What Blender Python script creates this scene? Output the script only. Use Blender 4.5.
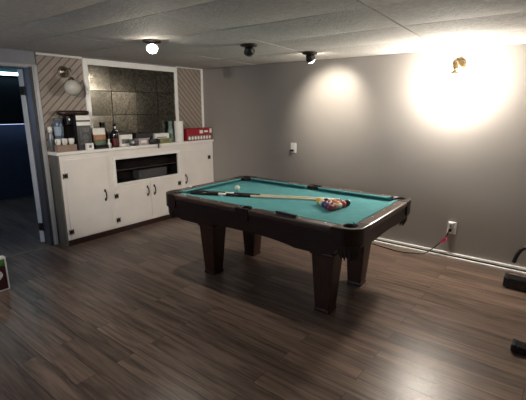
import bpy, bmesh, math, random
from mathutils import Vector, Matrix
random.seed(7)
for o in list(bpy.data.objects):
    bpy.data.objects.remove(o)
S = bpy.context.scene
C = S.collection
PI = math.pi

# ------------------------------------------------------------------ camera
cam_data = bpy.data.cameras.new('camera')
cam = bpy.data.objects.new('camera', cam_data)
C.objects.link(cam)
R_ = Vector((0.79113, 0.61164, 0.00248)); U_ = Vector((-0.14342, 0.18156, 0.97286)); F_ = Vector((-0.59459, 0.77002, -0.23136))
cam.matrix_world = Matrix(((R_.x, U_.x, -F_.x, 4.5311), (R_.y, U_.y, -F_.y, -4.3352), (R_.z, U_.z, -F_.z, 1.5569), (0, 0, 0, 1)))
cam_data.sensor_fit = 'HORIZONTAL'
cam_data.sensor_width = 36.0
cam_data.lens = 390.8 * 36.0 / 526.0
cam_data.clip_start = 0.05
S.camera = cam

# ------------------------------------------------------------------ world, exposure, large lights
w = bpy.data.worlds.new('world'); S.world = w; w.use_nodes = True
bg = w.node_tree.nodes['Background']
bg.inputs[0].default_value = (0.35, 0.45, 0.6, 1); bg.inputs[1].default_value = 0.05
vs = S.view_settings
vs.view_transform = 'Standard'; vs.look = 'None'; vs.gamma = 1.0; vs.use_curve_mapping = False
vs.exposure = 1.2
S.display_settings.display_device = 'sRGB'
GLOBE_E = 150.0       # lit sconce globe
SPOT_WALL = 27.0     # ceiling spot aimed at the back wall
SPOT_DOWN = 15.0     # ceiling spot near the cabinet
WINDOW_W = 8.0      # cool fill from an added, unseen basement window behind the camera
BLUE_W = 7.0        # blue fill from an added, unseen window beyond the doorway
FILL_REAR = 120.0     # added fill spot, unseen behind the camera, brightens the far left corner

def area(name, loc, target, sx, sy, watts, col):
    d = bpy.data.lights.new(name, 'AREA'); d.shape = 'RECTANGLE'; d.size = sx; d.size_y = sy
    d.energy = watts; d.color = col
    o = bpy.data.objects.new(name, d); C.objects.link(o); o.location = loc
    o.rotation_euler = (Vector(target) - Vector(loc)).to_track_quat('-Z', 'Y').to_euler()
    return o
area('added_doorway_fill', (-2.94, -3.7, 1.55), (0.9, -2.95, 0.1), 0.7, 0.5, BLUE_W, (0.45, 0.62, 1.0))
area('added_window_fill', (1.6, -5.74, 1.62), (0.9, 0, 0.9), 1.1, 0.55, WINDOW_W, (0.80, 0.88, 1.0))

# ------------------------------------------------------------------ materials
def nodes(m):
    m.use_nodes = True
    return m.node_tree.nodes, m.node_tree.links
def mat(name, col, rough=0.5, metal=0.0, var=0.06, vscale=8.0, bump=0.0, bscale=60.0, emit=0.0, ecol=None, spec=0.5, stretch=None, trans=0.0, coat=0.0):
    m = bpy.data.materials.new(name); N, K = nodes(m)
    b = N['Principled BSDF']
    b.inputs['Roughness'].default_value = rough; b.inputs['Metallic'].default_value = metal
    b.inputs['Specular IOR Level'].default_value = spec
    b.inputs['Transmission Weight'].default_value = trans
    b.inputs['Coat Weight'].default_value = coat
    tc = N.new('ShaderNodeTexCoord'); mp = N.new('ShaderNodeMapping')
    K.new(tc.outputs['Object'], mp.inputs[0])
    if stretch: mp.inputs['Scale'].default_value = stretch
    n = N.new('ShaderNodeTexNoise'); n.inputs['Scale'].default_value = vscale; n.inputs['Detail'].default_value = 5
    K.new(mp.outputs[0], n.inputs['Vector'])
    r = N.new('ShaderNodeValToRGB')
    r.color_ramp.elements[0].position = 0.3; r.color_ramp.elements[1].position = 0.7
    r.color_ramp.elements[0].color = (*[max(0, c * (1 - var)) for c in col], 1)
    r.color_ramp.elements[1].color = (*[min(1, c * (1 + var)) for c in col], 1)
    K.new(n.outputs['Fac'], r.inputs[0]); K.new(r.outputs[0], b.inputs['Base Color'])
    if bump:
        n2 = N.new('ShaderNodeTexNoise'); n2.inputs['Scale'].default_value = bscale; n2.inputs['Detail'].default_value = 6
        K.new(mp.outputs[0], n2.inputs['Vector'])
        bp = N.new('ShaderNodeBump'); bp.inputs['Strength'].default_value = bump; bp.inputs['Distance'].default_value = 0.01
        K.new(n2.outputs['Fac'], bp.inputs['Height']); K.new(bp.outputs[0], b.inputs['Normal'])
    if emit:
        b.inputs['Emission Color'].default_value = (*(ecol or col), 1); b.inputs['Emission Strength'].default_value = emit
    return m

M = {}
M['wall'] = mat('wall_grey_paint', (0.315, 0.292, 0.272), 0.42, var=0.04, vscale=1.6, bump=0.06, bscale=90, spec=0.35)
M['wall_light'] = mat('wall_pale_paint', (0.29, 0.29, 0.325), 0.6, var=0.03)
M['ceil'] = mat('ceiling_tile', (0.58, 0.56, 0.53), 0.85, var=0.10, vscale=26, bump=0.55, bscale=55, spec=0.2)
M['ceil_back'] = mat('ceiling_gap', (0.015, 0.015, 0.015), 0.9)
M['tbar'] = mat('ceiling_bar_white', (0.62, 0.60, 0.56), 0.5)
M['white_trim'] = mat('white_gloss_trim', (0.86, 0.85, 0.83), 0.35, var=0.03)
M['cream'] = mat('cabinet_cream_paint', (0.80, 0.76, 0.73), 0.45, var=0.035, vscale=5)
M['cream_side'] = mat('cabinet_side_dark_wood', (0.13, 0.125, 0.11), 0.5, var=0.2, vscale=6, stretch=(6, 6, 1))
M['black'] = mat('black_plastic', (0.012, 0.012, 0.013), 0.35, var=0.2)
M['black_gloss'] = mat('black_gloss', (0.010, 0.010, 0.012), 0.15, var=0.2)
M['iron'] = mat('black_iron', (0.02, 0.017, 0.015), 0.45, metal=0.4)
M['brass'] = mat('brass', (0.10, 0.072, 0.038), 0.5, metal=1.0, var=0.15, vscale=30)
M['brass_dull'] = mat('aged_brass', (0.34, 0.29, 0.23), 0.30, metal=1.0, var=0.3, vscale=40)
M['globe_off'] = mat('opal_glass', (0.52, 0.50, 0.46), 0.12, var=0.06, vscale=12, coat=0.4)
M['globe_on'] = mat('lit_opal_glass', (1, 0.93, 0.8), 0.3, emit=GLOBE_E, ecol=(1.0, 0.92, 0.81))
M['bulb_on'] = mat('lit_bulb', (1, 0.95, 0.85), 0.3, emit=26.0, ecol=(1.0, 0.90, 0.76))
M['bulb_off'] = mat('unlit_bulb', (0.35, 0.34, 0.32), 0.1)
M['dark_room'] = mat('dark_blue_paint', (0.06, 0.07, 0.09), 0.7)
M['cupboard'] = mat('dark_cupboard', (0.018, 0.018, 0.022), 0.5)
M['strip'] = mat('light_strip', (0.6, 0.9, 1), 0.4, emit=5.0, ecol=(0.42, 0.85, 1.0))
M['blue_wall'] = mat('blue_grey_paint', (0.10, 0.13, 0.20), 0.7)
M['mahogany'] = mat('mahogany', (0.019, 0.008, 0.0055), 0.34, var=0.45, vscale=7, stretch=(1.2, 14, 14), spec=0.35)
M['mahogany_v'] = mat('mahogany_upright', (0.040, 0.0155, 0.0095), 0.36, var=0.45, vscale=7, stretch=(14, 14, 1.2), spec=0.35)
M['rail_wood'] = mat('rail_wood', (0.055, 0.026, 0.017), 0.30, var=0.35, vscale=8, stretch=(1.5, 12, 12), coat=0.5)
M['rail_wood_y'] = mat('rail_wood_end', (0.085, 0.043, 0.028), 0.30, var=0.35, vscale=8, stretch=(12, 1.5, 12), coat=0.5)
M['felt'] = mat('green_baize', (0.094, 0.295, 0.315), 0.92, var=0.07, vscale=14, bump=0.05, bscale=400, spec=0.15)
M['leather'] = mat('black_leather', (0.018, 0.012, 0.010), 0.45, bump=0.2, bscale=120)
M['pearl'] = mat('pearl_sight', (0.8, 0.78, 0.72), 0.2)
M['maple'] = mat('maple', (0.84, 0.70, 0.50), 0.28, var=0.08, vscale=10)
M['cue_dark'] = mat('cue_dark_stain', (0.022, 0.013, 0.012), 0.22)
M['linen'] = mat('white_linen', (0.78, 0.76, 0.70), 0.7)
M['red_paint'] = mat('red_card', (0.30, 0.012, 0.022), 0.4, var=0.1)
M['white_card'] = mat('white_card', (0.84, 0.82, 0.79), 0.5, var=0.06, vscale=20)
M['grey_card'] = mat('grey_card', (0.17, 0.16, 0.155), 0.5, var=0.5, vscale=35)
M['dark_card'] = mat('dark_printed_card', (0.016, 0.016, 0.020), 0.35, var=0.7, vscale=25)
M['tan_card'] = mat('tan_card', (0.27, 0.19, 0.15), 0.6)
M['orange_card'] = mat('orange_brown_print', (0.42, 0.20, 0.10), 0.5, var=0.3, vscale=30)
M['green_card'] = mat('green_print', (0.10, 0.17, 0.11), 0.5, var=0.2)
M['blue_plastic'] = mat('blue_grey_plastic', (0.11, 0.15, 0.21), 0.15, var=0.4, vscale=20, trans=0.15)
M['teal'] = mat('teal_plastic', (0.16, 0.24, 0.22), 0.25, var=0.2)
M['paper'] = mat('white_paper_roll', (0.80, 0.79, 0.76), 0.9, bump=0.25, bscale=80)
M['olive'] = mat('olive_yellow_card', (0.24, 0.22, 0.08), 0.5)
M['pinkish'] = mat('pale_pink_card', (0.46, 0.40, 0.42), 0.5)
M['brown_dark'] = mat('dark_brown_wood', (0.030, 0.014, 0.011), 0.3)
M['bottle'] = mat('dark_bottle_glass', (0.010, 0.008, 0.008), 0.08, coat=0.4)
M['wine_red'] = mat('dark_red_label', (0.10, 0.012, 0.014), 0.35)
M['steel'] = mat('steel', (0.5, 0.5, 0.5), 0.25, metal=1.0)
M['white_plastic'] = mat('white_plastic', (0.80, 0.79, 0.77), 0.35)
M['pink'] = mat('pink_tag', (0.75, 0.07, 0.22), 0.5)
M['leaf'] = mat('leaf_green_print', (0.06, 0.20, 0.03), 0.5, var=0.5, vscale=30)
M['maroon'] = mat('maroon_print', (0.055, 0.012, 0.020), 0.4, var=0.3, vscale=20)
M['dark_metal_grey'] = mat('grey_device', (0.16, 0.165, 0.18), 0.3, metal=0.3)
M['glass_pane'] = mat('added_window_pane', (0.5, 0.6, 0.8), 0.1, emit=0.6, ecol=(0.55, 0.72, 1.0))  # glowing panes of the two added windows
M['vinyl'] = mat('black_vinyl', (0.02, 0.02, 0.02), 0.5, bump=0.1, bscale=100)

def floor_mat():
    m = bpy.data.materials.new('laminate_planks'); N, K = nodes(m); b = N['Principled BSDF']
    tc = N.new('ShaderNodeTexCoord')
    br = N.new('ShaderNodeTexBrick'); br.offset = 0.37
    br.inputs['Scale'].default_value = 1.0
    br.inputs['Brick Width'].default_value = 1.25; br.inputs['Row Height'].default_value = 0.128
    br.inputs['Mortar Size'].default_value = 0.0016; br.inputs['Mortar Smooth'].default_value = 0.3
    br.inputs['Color1'].default_value = (0.0, 0, 0, 1); br.inputs['Color2'].default_value = (1, 1, 1, 1)
    br.inputs['Mortar'].default_value = (0.5, 0.5, 0.5, 1)
    K.new(tc.outputs['Object'], br.inputs['Vector'])
    # grain: stretched noise, shifted plank by plank
    mp = N.new('ShaderNodeMapping'); mp.inputs['Scale'].default_value = (0.9, 13, 1)
    ad = N.new('ShaderNodeVectorMath'); ad.operation = 'ADD'
    sc = N.new('ShaderNodeVectorMath'); sc.operation = 'SCALE'; sc.inputs['Scale'].default_value = 9.0
    K.new(br.outputs['Color'], sc.inputs[0]); K.new(tc.outputs['Object'], ad.inputs[0]); K.new(sc.outputs[0], ad.inputs[1])
    K.new(ad.outputs[0], mp.inputs[0])
    n = N.new('ShaderNodeTexNoise'); n.inputs['Scale'].default_value = 2.2; n.inputs['Detail'].default_value = 8; n.inputs['Roughness'].default_value = 0.62
    n.inputs['Distortion'].default_value = 0.6
    K.new(mp.outputs[0], n.inputs['Vector'])
    r = N.new('ShaderNodeValToRGB'); e = r.color_ramp.elements
    e[0].position = 0.36; e[0].color = (0.080, 0.054, 0.042, 1)
    e[1].position = 0.66; e[1].color = (0.235, 0.166, 0.130, 1)
    x = e.new(0.5); x.color = (0.155, 0.108, 0.083, 1)
    K.new(n.outputs['Fac'], r.inputs[0])
    # plank tone
    mx = N.new('ShaderNodeMix'); mx.data_type = 'RGBA'; mx.blend_type = 'MULTIPLY'; mx.inputs[0].default_value = 1.0
    rr = N.new('ShaderNodeValToRGB'); rr.color_ramp.elements[0].color = (0.74, 0.74, 0.74, 1); rr.color_ramp.elements[1].color = (1.2, 1.18, 1.15, 1)
    K.new(br.outputs['Color'], rr.inputs[0]); K.new(r.outputs[0], mx.inputs[6]); K.new(rr.outputs[0], mx.inputs[7])
    mm = N.new('ShaderNodeMix'); mm.data_type = 'RGBA'; mm.inputs[7].default_value = (0.012, 0.009, 0.008, 1)
    K.new(br.outputs['Fac'], mm.inputs[0]); K.new(mx.outputs[2], mm.inputs[6])
    K.new(mm.outputs[2], b.inputs['Base Color'])
    ra = N.new('ShaderNodeMapRange'); ra.inputs['To Min'].default_value = 0.27; ra.inputs['To Max'].default_value = 0.36
    K.new(n.outputs['Fac'], ra.inputs[0]); K.new(ra.outputs[0], b.inputs['Roughness'])
    b.inputs['Specular IOR Level'].default_value = 0.36
    bp = N.new('ShaderNodeBump'); bp.inputs['Strength'].default_value = 0.06; bp.inputs['Distance'].default_value = 0.004
    K.new(n.outputs['Fac'], bp.inputs['Height'])
    bp2 = N.new('ShaderNodeBump'); bp2.invert = True; bp2.inputs['Strength'].default_value = 0.5; bp2.inputs['Distance'].default_value = 0.002
    K.new(br.outputs['Fac'], bp2.inputs['Height']); K.new(bp.outputs[0], bp2.inputs['Normal']); K.new(bp2.outputs[0], b.inputs['Normal'])
    return m
M['floor'] = floor_mat()

def panel_mat(name, sgn, spacing):
    """Diagonal tongue-and-groove boards on the wall plane x = 0 (y, z)."""
    m = bpy.data.materials.new(name); N, K = nodes(m); b = N['Principled BSDF']
    tc = N.new('ShaderNodeTexCoord'); sp = N.new('ShaderNodeSeparateXYZ'); K.new(tc.outputs['Object'], sp.inputs[0])
    def mth(op, a, c=None):
        q = N.new('ShaderNodeMath'); q.operation = op
        for i, v in enumerate((a, c)):
            if v is None: continue
            if isinstance(v, (int, float)): q.inputs[i].default_value = v
            else: K.new(v, q.inputs[i])
        return q.outputs[0]
    t = mth('ADD', sp.outputs['Z'], mth('MULTIPLY', sp.outputs['Y'], sgn))
    t = mth('ADD', t, 10.0)
    fr = mth('FRACT', mth('DIVIDE', t, spacing))
    idx = mth('FLOOR', mth('DIVIDE', t, spacing))
    groove = mth('LESS_THAN', fr, 0.17)
    wn = N.new('ShaderNodeTexWhiteNoise'); wn.noise_dimensions = '1D'; K.new(idx, wn.inputs['W'])
    n = N.new('ShaderNodeTexNoise'); n.inputs['Scale'].default_value = 14
    K.new(tc.outputs['Object'], n.inputs['Vector'])
    v = mth('ADD', mth('MULTIPLY', wn.outputs['Value'], 0.12), mth('MULTIPLY', n.outputs['Fac'], 0.35))
    r = N.new('ShaderNodeValToRGB'); r.color_ramp.elements[0].color = (0.23, 0.19, 0.16, 1); r.color_ramp.elements[1].color = (0.46, 0.385, 0.33, 1)
    K.new(mth('ADD', v, 0.15), r.inputs[0])
    mx = N.new('ShaderNodeMix'); mx.data_type = 'RGBA'; mx.inputs[7].default_value = (0.10, 0.078, 0.066, 1)
    K.new(groove, mx.inputs[0]); K.new(r.outputs[0], mx.inputs[6]); K.new(mx.outputs[2], b.inputs['Base Color'])
    b.inputs['Roughness'].default_value = 0.5
    bp = N.new('ShaderNodeBump'); bp.invert = True; bp.inputs['Strength'].default_value = 0.8; bp.inputs['Distance'].default_value = 0.008
    K.new(groove, bp.inputs['Height']); K.new(bp.outputs[0], b.inputs['Normal'])
    return m
M['panel_up'] = panel_mat('diagonal_boards_rising', -1.0, 0.088)
M['panel_down'] = panel_mat('diagonal_boards_falling', 1.0, 0.085)

def mirror_mat():
    m = bpy.data.materials.new('antiqued_mirror_tile'); N, K = nodes(m); b = N['Principled BSDF']
    b.inputs['Metallic'].default_value = 1.0
    tc = N.new('ShaderNodeTexCoord')
    n = N.new('ShaderNodeTexNoise'); n.inputs['Scale'].default_value = 38; n.inputs['Detail'].default_value = 10; n.inputs['Roughness'].default_value = 0.7; n.inputs['Distortion'].default_value = 0.6
    K.new(tc.outputs['Object'], n.inputs['Vector'])
    r = N.new('ShaderNodeValToRGB'); e = r.color_ramp.elements
    e[0].position = 0.38; e[0].color = (0.07, 0.066, 0.055, 1); e[1].position = 0.62; e[1].color = (0.30, 0.285, 0.24, 1)
    K.new(n.outputs['Fac'], r.inputs[0]); K.new(r.outputs[0], b.inputs['Base Color'])
    ra = N.new('ShaderNodeMapRange'); ra.inputs['From Min'].default_value = 0.35; ra.inputs['From Max'].default_value = 0.65; ra.inputs['To Min'].default_value = 0.22; ra.inputs['To Max'].default_value = 0.05
    K.new(n.outputs['Fac'], ra.inputs[0]); K.new(ra.outputs[0], b.inputs['Roughness'])
    return m
M['mirror'] = mirror_mat()

# ------------------------------------------------------------------ mesh helpers
class MB:
    """Collects shapes in one bmesh; build() links them as ONE mesh object."""
    def __init__(s): s.bm = bmesh.new(); s.slot = 0; s.smooth = False
    def _tag(s, faces):
        for f in faces: f.material_index = s.slot; f.smooth = s.smooth
    def face(s, pts):
        f = s.bm.faces.new([s.bm.verts.new(p) for p in pts]); s._tag([f]); return s
    def box(s, x0, x1, y0, y1, z0, z1, bev=0.0):
        x0, x1 = sorted((x0, x1)); y0, y1 = sorted((y0, y1)); z0, z1 = sorted((z0, z1))
        t = bmesh.new(); bmesh.ops.create_cube(t, size=1)
        for v in t.verts: v.co = Vector(((x0 + x1) / 2 + v.co.x * (x1 - x0), (y0 + y1) / 2 + v.co.y * (y1 - y0), (z0 + z1) / 2 + v.co.z * (z1 - z0)))
        if bev: bmesh.ops.bevel(t, geom=t.edges[:], offset=bev, segments=2, affect='EDGES', profile=0.5)
        s._merge(t); return s
    def _merge(s, t):
        mp = {}
        for v in t.verts: mp[v] = s.bm.verts.new(v.co)
        fs = []
        for f in t.faces:
            try: fs.append(s.bm.faces.new([mp[v] for v in f.verts]))
            except ValueError: pass
        s._tag(fs); t.free()
    def prism(s, poly, z0, z1, bev=0.0, axis='z'):
        """poly in 2D, extruded along axis: z -> (x,y), y -> (x,z), x -> (y,z)."""
        t = bmesh.new()
        def P(a, b, c):
            return {'z': (a, b, c), 'y': (a, c, b), 'x': (c, a, b)}[axis]
        lo = [t.verts.new(P(a, b, z0)) for a, b in poly]; hi = [t.verts.new(P(a, b, z1)) for a, b in poly]
        t.faces.new(lo); t.faces.new(hi)
        n = len(poly)
        for i in range(n): t.faces.new((lo[i], lo[(i + 1) % n], hi[(i + 1) % n], hi[i]))
        bmesh.ops.recalc_face_normals(t, faces=t.faces[:])
        if bev:
            es = [e for e in t.edges if all(v in hi for v in e.verts)]
            bmesh.ops.bevel(t, geom=es, offset=bev, segments=2, affect='EDGES', profile=0.5)
        s._merge(t); return s
    def lathe(s, prof, loc=(0, 0, 0), axis=(0, 0, 1), n=24, close=True):
        """prof: list of (r, h) along the axis."""
        q = Vector(axis).to_track_quat('Z', 'Y'); L = Vector(loc); t = bmesh.new(); rings = []
        for r, h in prof:
            if r < 1e-6: rings.append([t.verts.new(L + q @ Vector((0, 0, h)))])
            else: rings.append([t.verts.new(L + q @ Vector((r * math.cos(2 * PI * i / n), r * math.sin(2 * PI * i / n), h))) for i in range(n)])
        for A, B in zip(rings, rings[1:]):
            for i in range(n):
                j = (i + 1) % n
                a = [A[i % len(A)]] if len(A) == 1 else [A[i], A[j]]
                b = [B[0]] if len(B) == 1 else [B[j], B[i]]
                if len(a) + len(b) > 2: t.faces.new(a + b)
        if close:
            for Rg in (rings[0], rings[-1]):
                if len(Rg) > 2: t.faces.new(Rg)
        bmesh.ops.recalc_face_normals(t, faces=t.faces[:])
        s._merge(t); return s
    def ball(s, loc, r, seg=24, sc=(1, 1, 1)):
        t = bmesh.new(); bmesh.ops.create_uvsphere(t, u_segments=seg, v_segments=max(8, seg // 2), radius=r)
        for v in t.verts: v.co = Vector(loc) + Vector((v.co.x * sc[0], v.co.y * sc[1], v.co.z * sc[2]))
        s._merge(t); return s
    def tube(s, pts, r, n=10):
        pts = [Vector(p) for p in pts]; rs = r if isinstance(r, (list, tuple)) else [r] * len(pts)
        t = bmesh.new(); rings = []; up = Vector((0, 0, 1))
        for i, p in enumerate(pts):
            d = (pts[min(i + 1, len(pts) - 1)] - pts[max(i - 1, 0)]).normalized()
            a = d.cross(up)
            if a.length < 0.05: a = d.cross(Vector((1, 0, 0)))
            a.normalize(); b = d.cross(a)
            rings.append([t.verts.new(p + (a * math.cos(2 * PI * k / n) + b * math.sin(2 * PI * k / n)) * rs[i]) for k in range(n)])
        for A, B in zip(rings, rings[1:]):
            for k in range(n): t.faces.new((A[k], A[(k + 1) % n], B[(k + 1) % n], B[k]))
        t.faces.new(rings[0]); t.faces.new(rings[-1])
        bmesh.ops.recalc_face_normals(t, faces=t.faces[:])
        s._merge(t); return s
    def build(s, name, mats, parent=None, loc=None):
        me = bpy.data.meshes.new(name); s.bm.to_mesh(me); s.bm.free()
        for m in (mats if isinstance(mats, (list, tuple)) else [mats]): me.materials.append(m)
        o = bpy.data.objects.new(name, me); C.objects.link(o)
        if parent: o.parent = parent
        if loc: o.location = loc
        return o
def spline(pts, n=8):
    pts = [Vector(p) for p in pts]; out = []
    for i in range(len(pts) - 1):
        p0, p1, p2, p3 = pts[max(i - 1, 0)], pts[i], pts[i + 1], pts[min(i + 2, len(pts) - 1)]
        for k in range(n):
            t = k / n
            out.append(0.5 * (2 * p1 + (p2 - p0) * t + (2 * p0 - 5 * p1 + 4 * p2 - p3) * t * t + (3 * p1 - p0 - 3 * p2 + p3) * t ** 3))
    return out + [pts[-1]]
def tag(o, label, cat, group=None):
    o['label'] = label; o['category'] = cat
    if group: o['group'] = group
    return o
def thing(name, label, cat, loc=(0, 0, 0), rz=0.0, group=None):
    o = bpy.data.objects.new(name, None); C.objects.link(o); o.empty_display_size = 0.1
    o.location = loc; o.rotation_euler = (0, 0, rz)
    return tag(o, label, cat, group)
def struct(o, kind='structure'):
    o['kind'] = kind; return o
def copy_tree(o, parent=None):
    c = o.copy(); C.objects.link(c)
    if parent: c.parent = parent
    for ch in list(o.children): copy_tree(ch, c)
    return c
def bx(name, m, dims, bev=0.0, parent=None):
    return MB().box(*dims, bev).build(name, m, parent)

# ------------------------------------------------------------------ room shell
H = 2.1145
XR, YF = 5.7, -5.8           # right wall, front wall (behind the camera)
struct(bx('floor', M['floor'], (-3.2, XR + 0.1, YF - 0.1, 0.12, -0.1, 0.0)))
struct(bx('wall_back', M['wall'], (-0.12, XR + 0.1, 0.0, 0.12, 0, H + 0.14)))
struct(bx('wall_right', M['wall'], (XR, XR + 0.12, YF, 0.0, 0, H + 0.14)))
wf = MB(); WX0, WX1, WZ0, WZ1 = 1.0, 2.2, 1.30, 1.95
wf.box(-0.12, WX0, YF - 0.12, YF, 0, H + 0.14).box(WX1, XR + 0.12, YF - 0.12, YF, 0, H + 0.14)
wf.box(WX0, WX1, YF - 0.12, YF, 0, WZ0).box(WX0, WX1, YF - 0.12, YF, WZ1, H + 0.14)
struct(wf.build('wall_front', M['wall']))
wn = MB()  # added, unseen window that goes with the cool fill
for a in ((WX0, WX0 + 0.05, WZ0, WZ1), (WX1 - 0.05, WX1, WZ0, WZ1), (WX0, WX1, WZ0, WZ0 + 0.05), (WX0, WX1, WZ1 - 0.05, WZ1), (1.575, 1.625, WZ0, WZ1)):
    wn.box(a[0], a[1], YF - 0.09, YF - 0.03, a[2], a[3])
wo = struct(wn.build('window_added_1', M['white_trim']))
bx('pane', M['glass_pane'], (WX0 + 0.05, WX1 - 0.05, YF - 0.07, YF - 0.06, WZ0 + 0.05, WZ1 - 0.05), parent=wo)
# left wall with the doorway
DY0, DY1, DZ = -3.40, -2.445, 1.962
wl = MB()
wl.box(-0.12, 0, DY1, 0.0, 0, H + 0.14).box(-0.12, 0, YF, DY0, 0, H + 0.14).box(-0.12, 0, DY0, DY1, DZ, H + 0.14)
struct(wl.build('wall_left', M['wall_light']))

# ceiling: lay-in tiles, slightly sagging, on a dark backing
ys = [0.0, -0.74, -1.40, -2.06, -2.68, -3.03, -3.70, -4.36, -5.05, YF]
def xl(k, y):               # slightly skewed cross joints
    base = [(-1.5, 0), (1.06, -0.07), (2.14, -0.11), (3.43, -0.05), (4.66, -0.02), (XR + 0.05, 0)]
    b = base[k]; return b[0] + b[1] * y if 0 < k < 5 else (0.0 if k == 0 else XR)
cb = MB(); cb.smooth = True
def tile(q, sag, drops=(0, 0, 0, 0)):
    """q: four corners (x,y); bilinear patch with a little sag in the middle."""
    n = 6; g = 0.006
    V = [[None] * (n + 1) for _ in range(n + 1)]
    for i in range(n + 1):
        for j in range(n + 1):
            u, v = i / n, j / n
            def lerp(a): return (a[0] * (1 - u) + a[1] * u) * (1 - v) + (a[3] * (1 - u) + a[2] * u) * v
            x = lerp([c[0] for c in q]); y = lerp([c[1] for c in q])
            z = H - sag * 4 * u * (1 - u) * 4 * v * (1 - v) / 1.0 * 0.5 - lerp(drops)
            x += g * (1 - 2 * u); y += g * (1 - 2 * v)
            V[i][j] = cb.bm.verts.new((x, y, z))
    fs = []
    for i in range(n):
        for j in range(n):
            fs.append(cb.bm.faces.new((V[i][j], V[i][j + 1], V[i + 1][j + 1], V[i + 1][j])))
    cb._tag(fs)
    cb.smooth = False   # short upstand around the tile
    rim = [V[i][0] for i in range(n + 1)] + [V[n][j] for j in range(1, n + 1)] + [V[i][n] for i in range(n - 1, -1, -1)] + [V[0][j] for j in range(n - 1, 0, -1)]
    top = [cb.bm.verts.new((v.co.x, v.co.y, H + 0.02)) for v in rim]; rim = [cb.bm.verts.new(v.co) for v in rim]
    fs = [cb.bm.faces.new((rim[i], rim[(i + 1) % len(rim)], top[(i + 1) % len(rim)], top[i])) for i in range(len(rim))]
    cb._tag(fs); cb.smooth = True
for r in range(len(ys) - 1):
    y1, y0 = ys[r], ys[r + 1]
    if r < 5:
        xs = [(xl(k, y0), xl(k, y1)) for k in range(6)]
    else:
        xs = [(a, a) for a in (0.0, 0.5, 1.7, 2.92, 4.14, XR)]
    for k in range(len(xs) - 1):
        dr = [random.uniform(0, 0.007) for _ in range(4)]
        if r == 5 and k == 2: dr = [0.045, 0.02, 0.004, 0.004]
        if r == 6 and k == 2: dr = [0.02, 0.01, 0.02, 0.045]
        tile([(xs[k][0], y0), (xs[k + 1][0], y0), (xs[k + 1][1], y1), (xs[k][1], y1)], random.uniform(0.026, 0.042), dr)
co = struct(cb.build('ceiling', M['ceil']))
struct(bx('ceiling', M['ceil_back'], (-0.12, XR + 0.12, YF - 0.12, 0.12, H + 0.02, H + 0.12)))

# skirting along the back wall, with a groove
bb = MB()
bb.box(0.24, XR, -0.055, 0, 0, 0.020, 0.003).box(0.24, XR, -0.010, 0, 0.020, 0.036).box(0.24, XR, -0.032, 0, 0.036, 0.056, 0.003)
struct(bb.build('baseboard_back', M['white_trim']))
struct(bx('trim_11', M['black'], (0.24, XR, -0.024, 0, 0.0195, 0.0365)))  # black strip standing in for the shade in the groove
bb = MB(); bb.box(XR - 0.016, XR, YF, -0.02, 0, 0.05, 0.003); struct(bb.build('baseboard_right', M['white_trim']))
# doorway casing, jamb lining, threshold
cs = MB()
cs.box(0, 0.012, -2.424, -2.412, 0, DZ + 0.02).box(0, 0.022, -2.412, -2.378, 0, DZ + 0.02, 0.004)
cs.box(0, 0.018, DY0, -2.43, DZ - 0.004, DZ + 0.020, 0.003).box(-0.12, 0, DY0, DY1, DZ - 0.012, DZ)
cs.box(0, 0.018, DY0 - 0.07, DY0, 0, DZ + 0.02, 0.004).box(-0.12, 0, DY0, DY0 + 0.012, 0, DZ)
struct(cs.build('trim_1', mat('door_casing_paint', (0.46, 0.46, 0.48), 0.4)))
M['shaded_jamb'] = mat('door_jamb_painted_shade', (0.05, 0.05, 0.055), 0.6)  # shade on the jamb lining is put into its colour
struct(bx('trim_9', M['shaded_jamb'], (-0.12, 0.0, DY1 - 0.012, DY1, 0, DZ)))
struct(bx('trim_10', M['shaded_jamb'], (0.0, 0.008, DY1 - 0.012, -2.424, 0, DZ)))
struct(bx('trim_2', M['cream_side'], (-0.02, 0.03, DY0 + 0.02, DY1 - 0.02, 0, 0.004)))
# door leaf folded back behind the wall: only its hinge edge shows
door = bpy.data.objects.new('door_1', None); C.objects.link(door); struct(door)
door.location = (-0.135, -2.462, 0.0); door.rotation_euler = (0, 0, math.radians(-60))
bx('leaf', mat('door_leaf_paint', (0.62, 0.65, 0.70), 0.45), (-0.78, 0, -0.058, 0.0, 0.012, 1.94), 0.002, parent=door)
for z in (0.20, 1.72):
    MB().box(0.0, 0.003, -0.054, -0.003, z - 0.045, z + 0.045).lathe([(0.006, -0.048), (0.006, 0.048)], (0.006, 0.0, z), n=10).build('hinge', M['iron'], door)
# dark room beyond
dr = MB()
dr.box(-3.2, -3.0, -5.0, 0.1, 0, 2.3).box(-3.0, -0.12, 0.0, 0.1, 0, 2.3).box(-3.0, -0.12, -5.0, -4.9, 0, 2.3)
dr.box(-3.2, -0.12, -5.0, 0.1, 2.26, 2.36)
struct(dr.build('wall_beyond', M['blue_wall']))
w2 = MB(); w2.box(-3.0, -2.965, -4.12, -4.05, 1.25, 1.85).box(-3.0, -2.965, -3.35, -3.28, 1.25, 1.85).box(-3.0, -2.965, -4.05, -3.35, 1.25, 1.30).box(-3.0, -2.965, -4.05, -3.35, 1.80, 1.85)  # added, unseen window for the blue fill on the floor
w2o = struct(w2.build('window_added_2', M['white_trim']))
bx('pane', M['glass_pane'], (-2.995, -2.985, -4.05, -3.35, 1.30, 1.80), parent=w2o)
cup = thing('wall_cupboard', 'long dark wall cupboard in the unlit room beyond the doorway', 'cupboard', (-2.99, -1.6, 1.27))
MB().box(0, 0.30, -1.6, 1.55, 0.02, 0.96, 0.004).build('carcass', M['cupboard'], cup)
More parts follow.
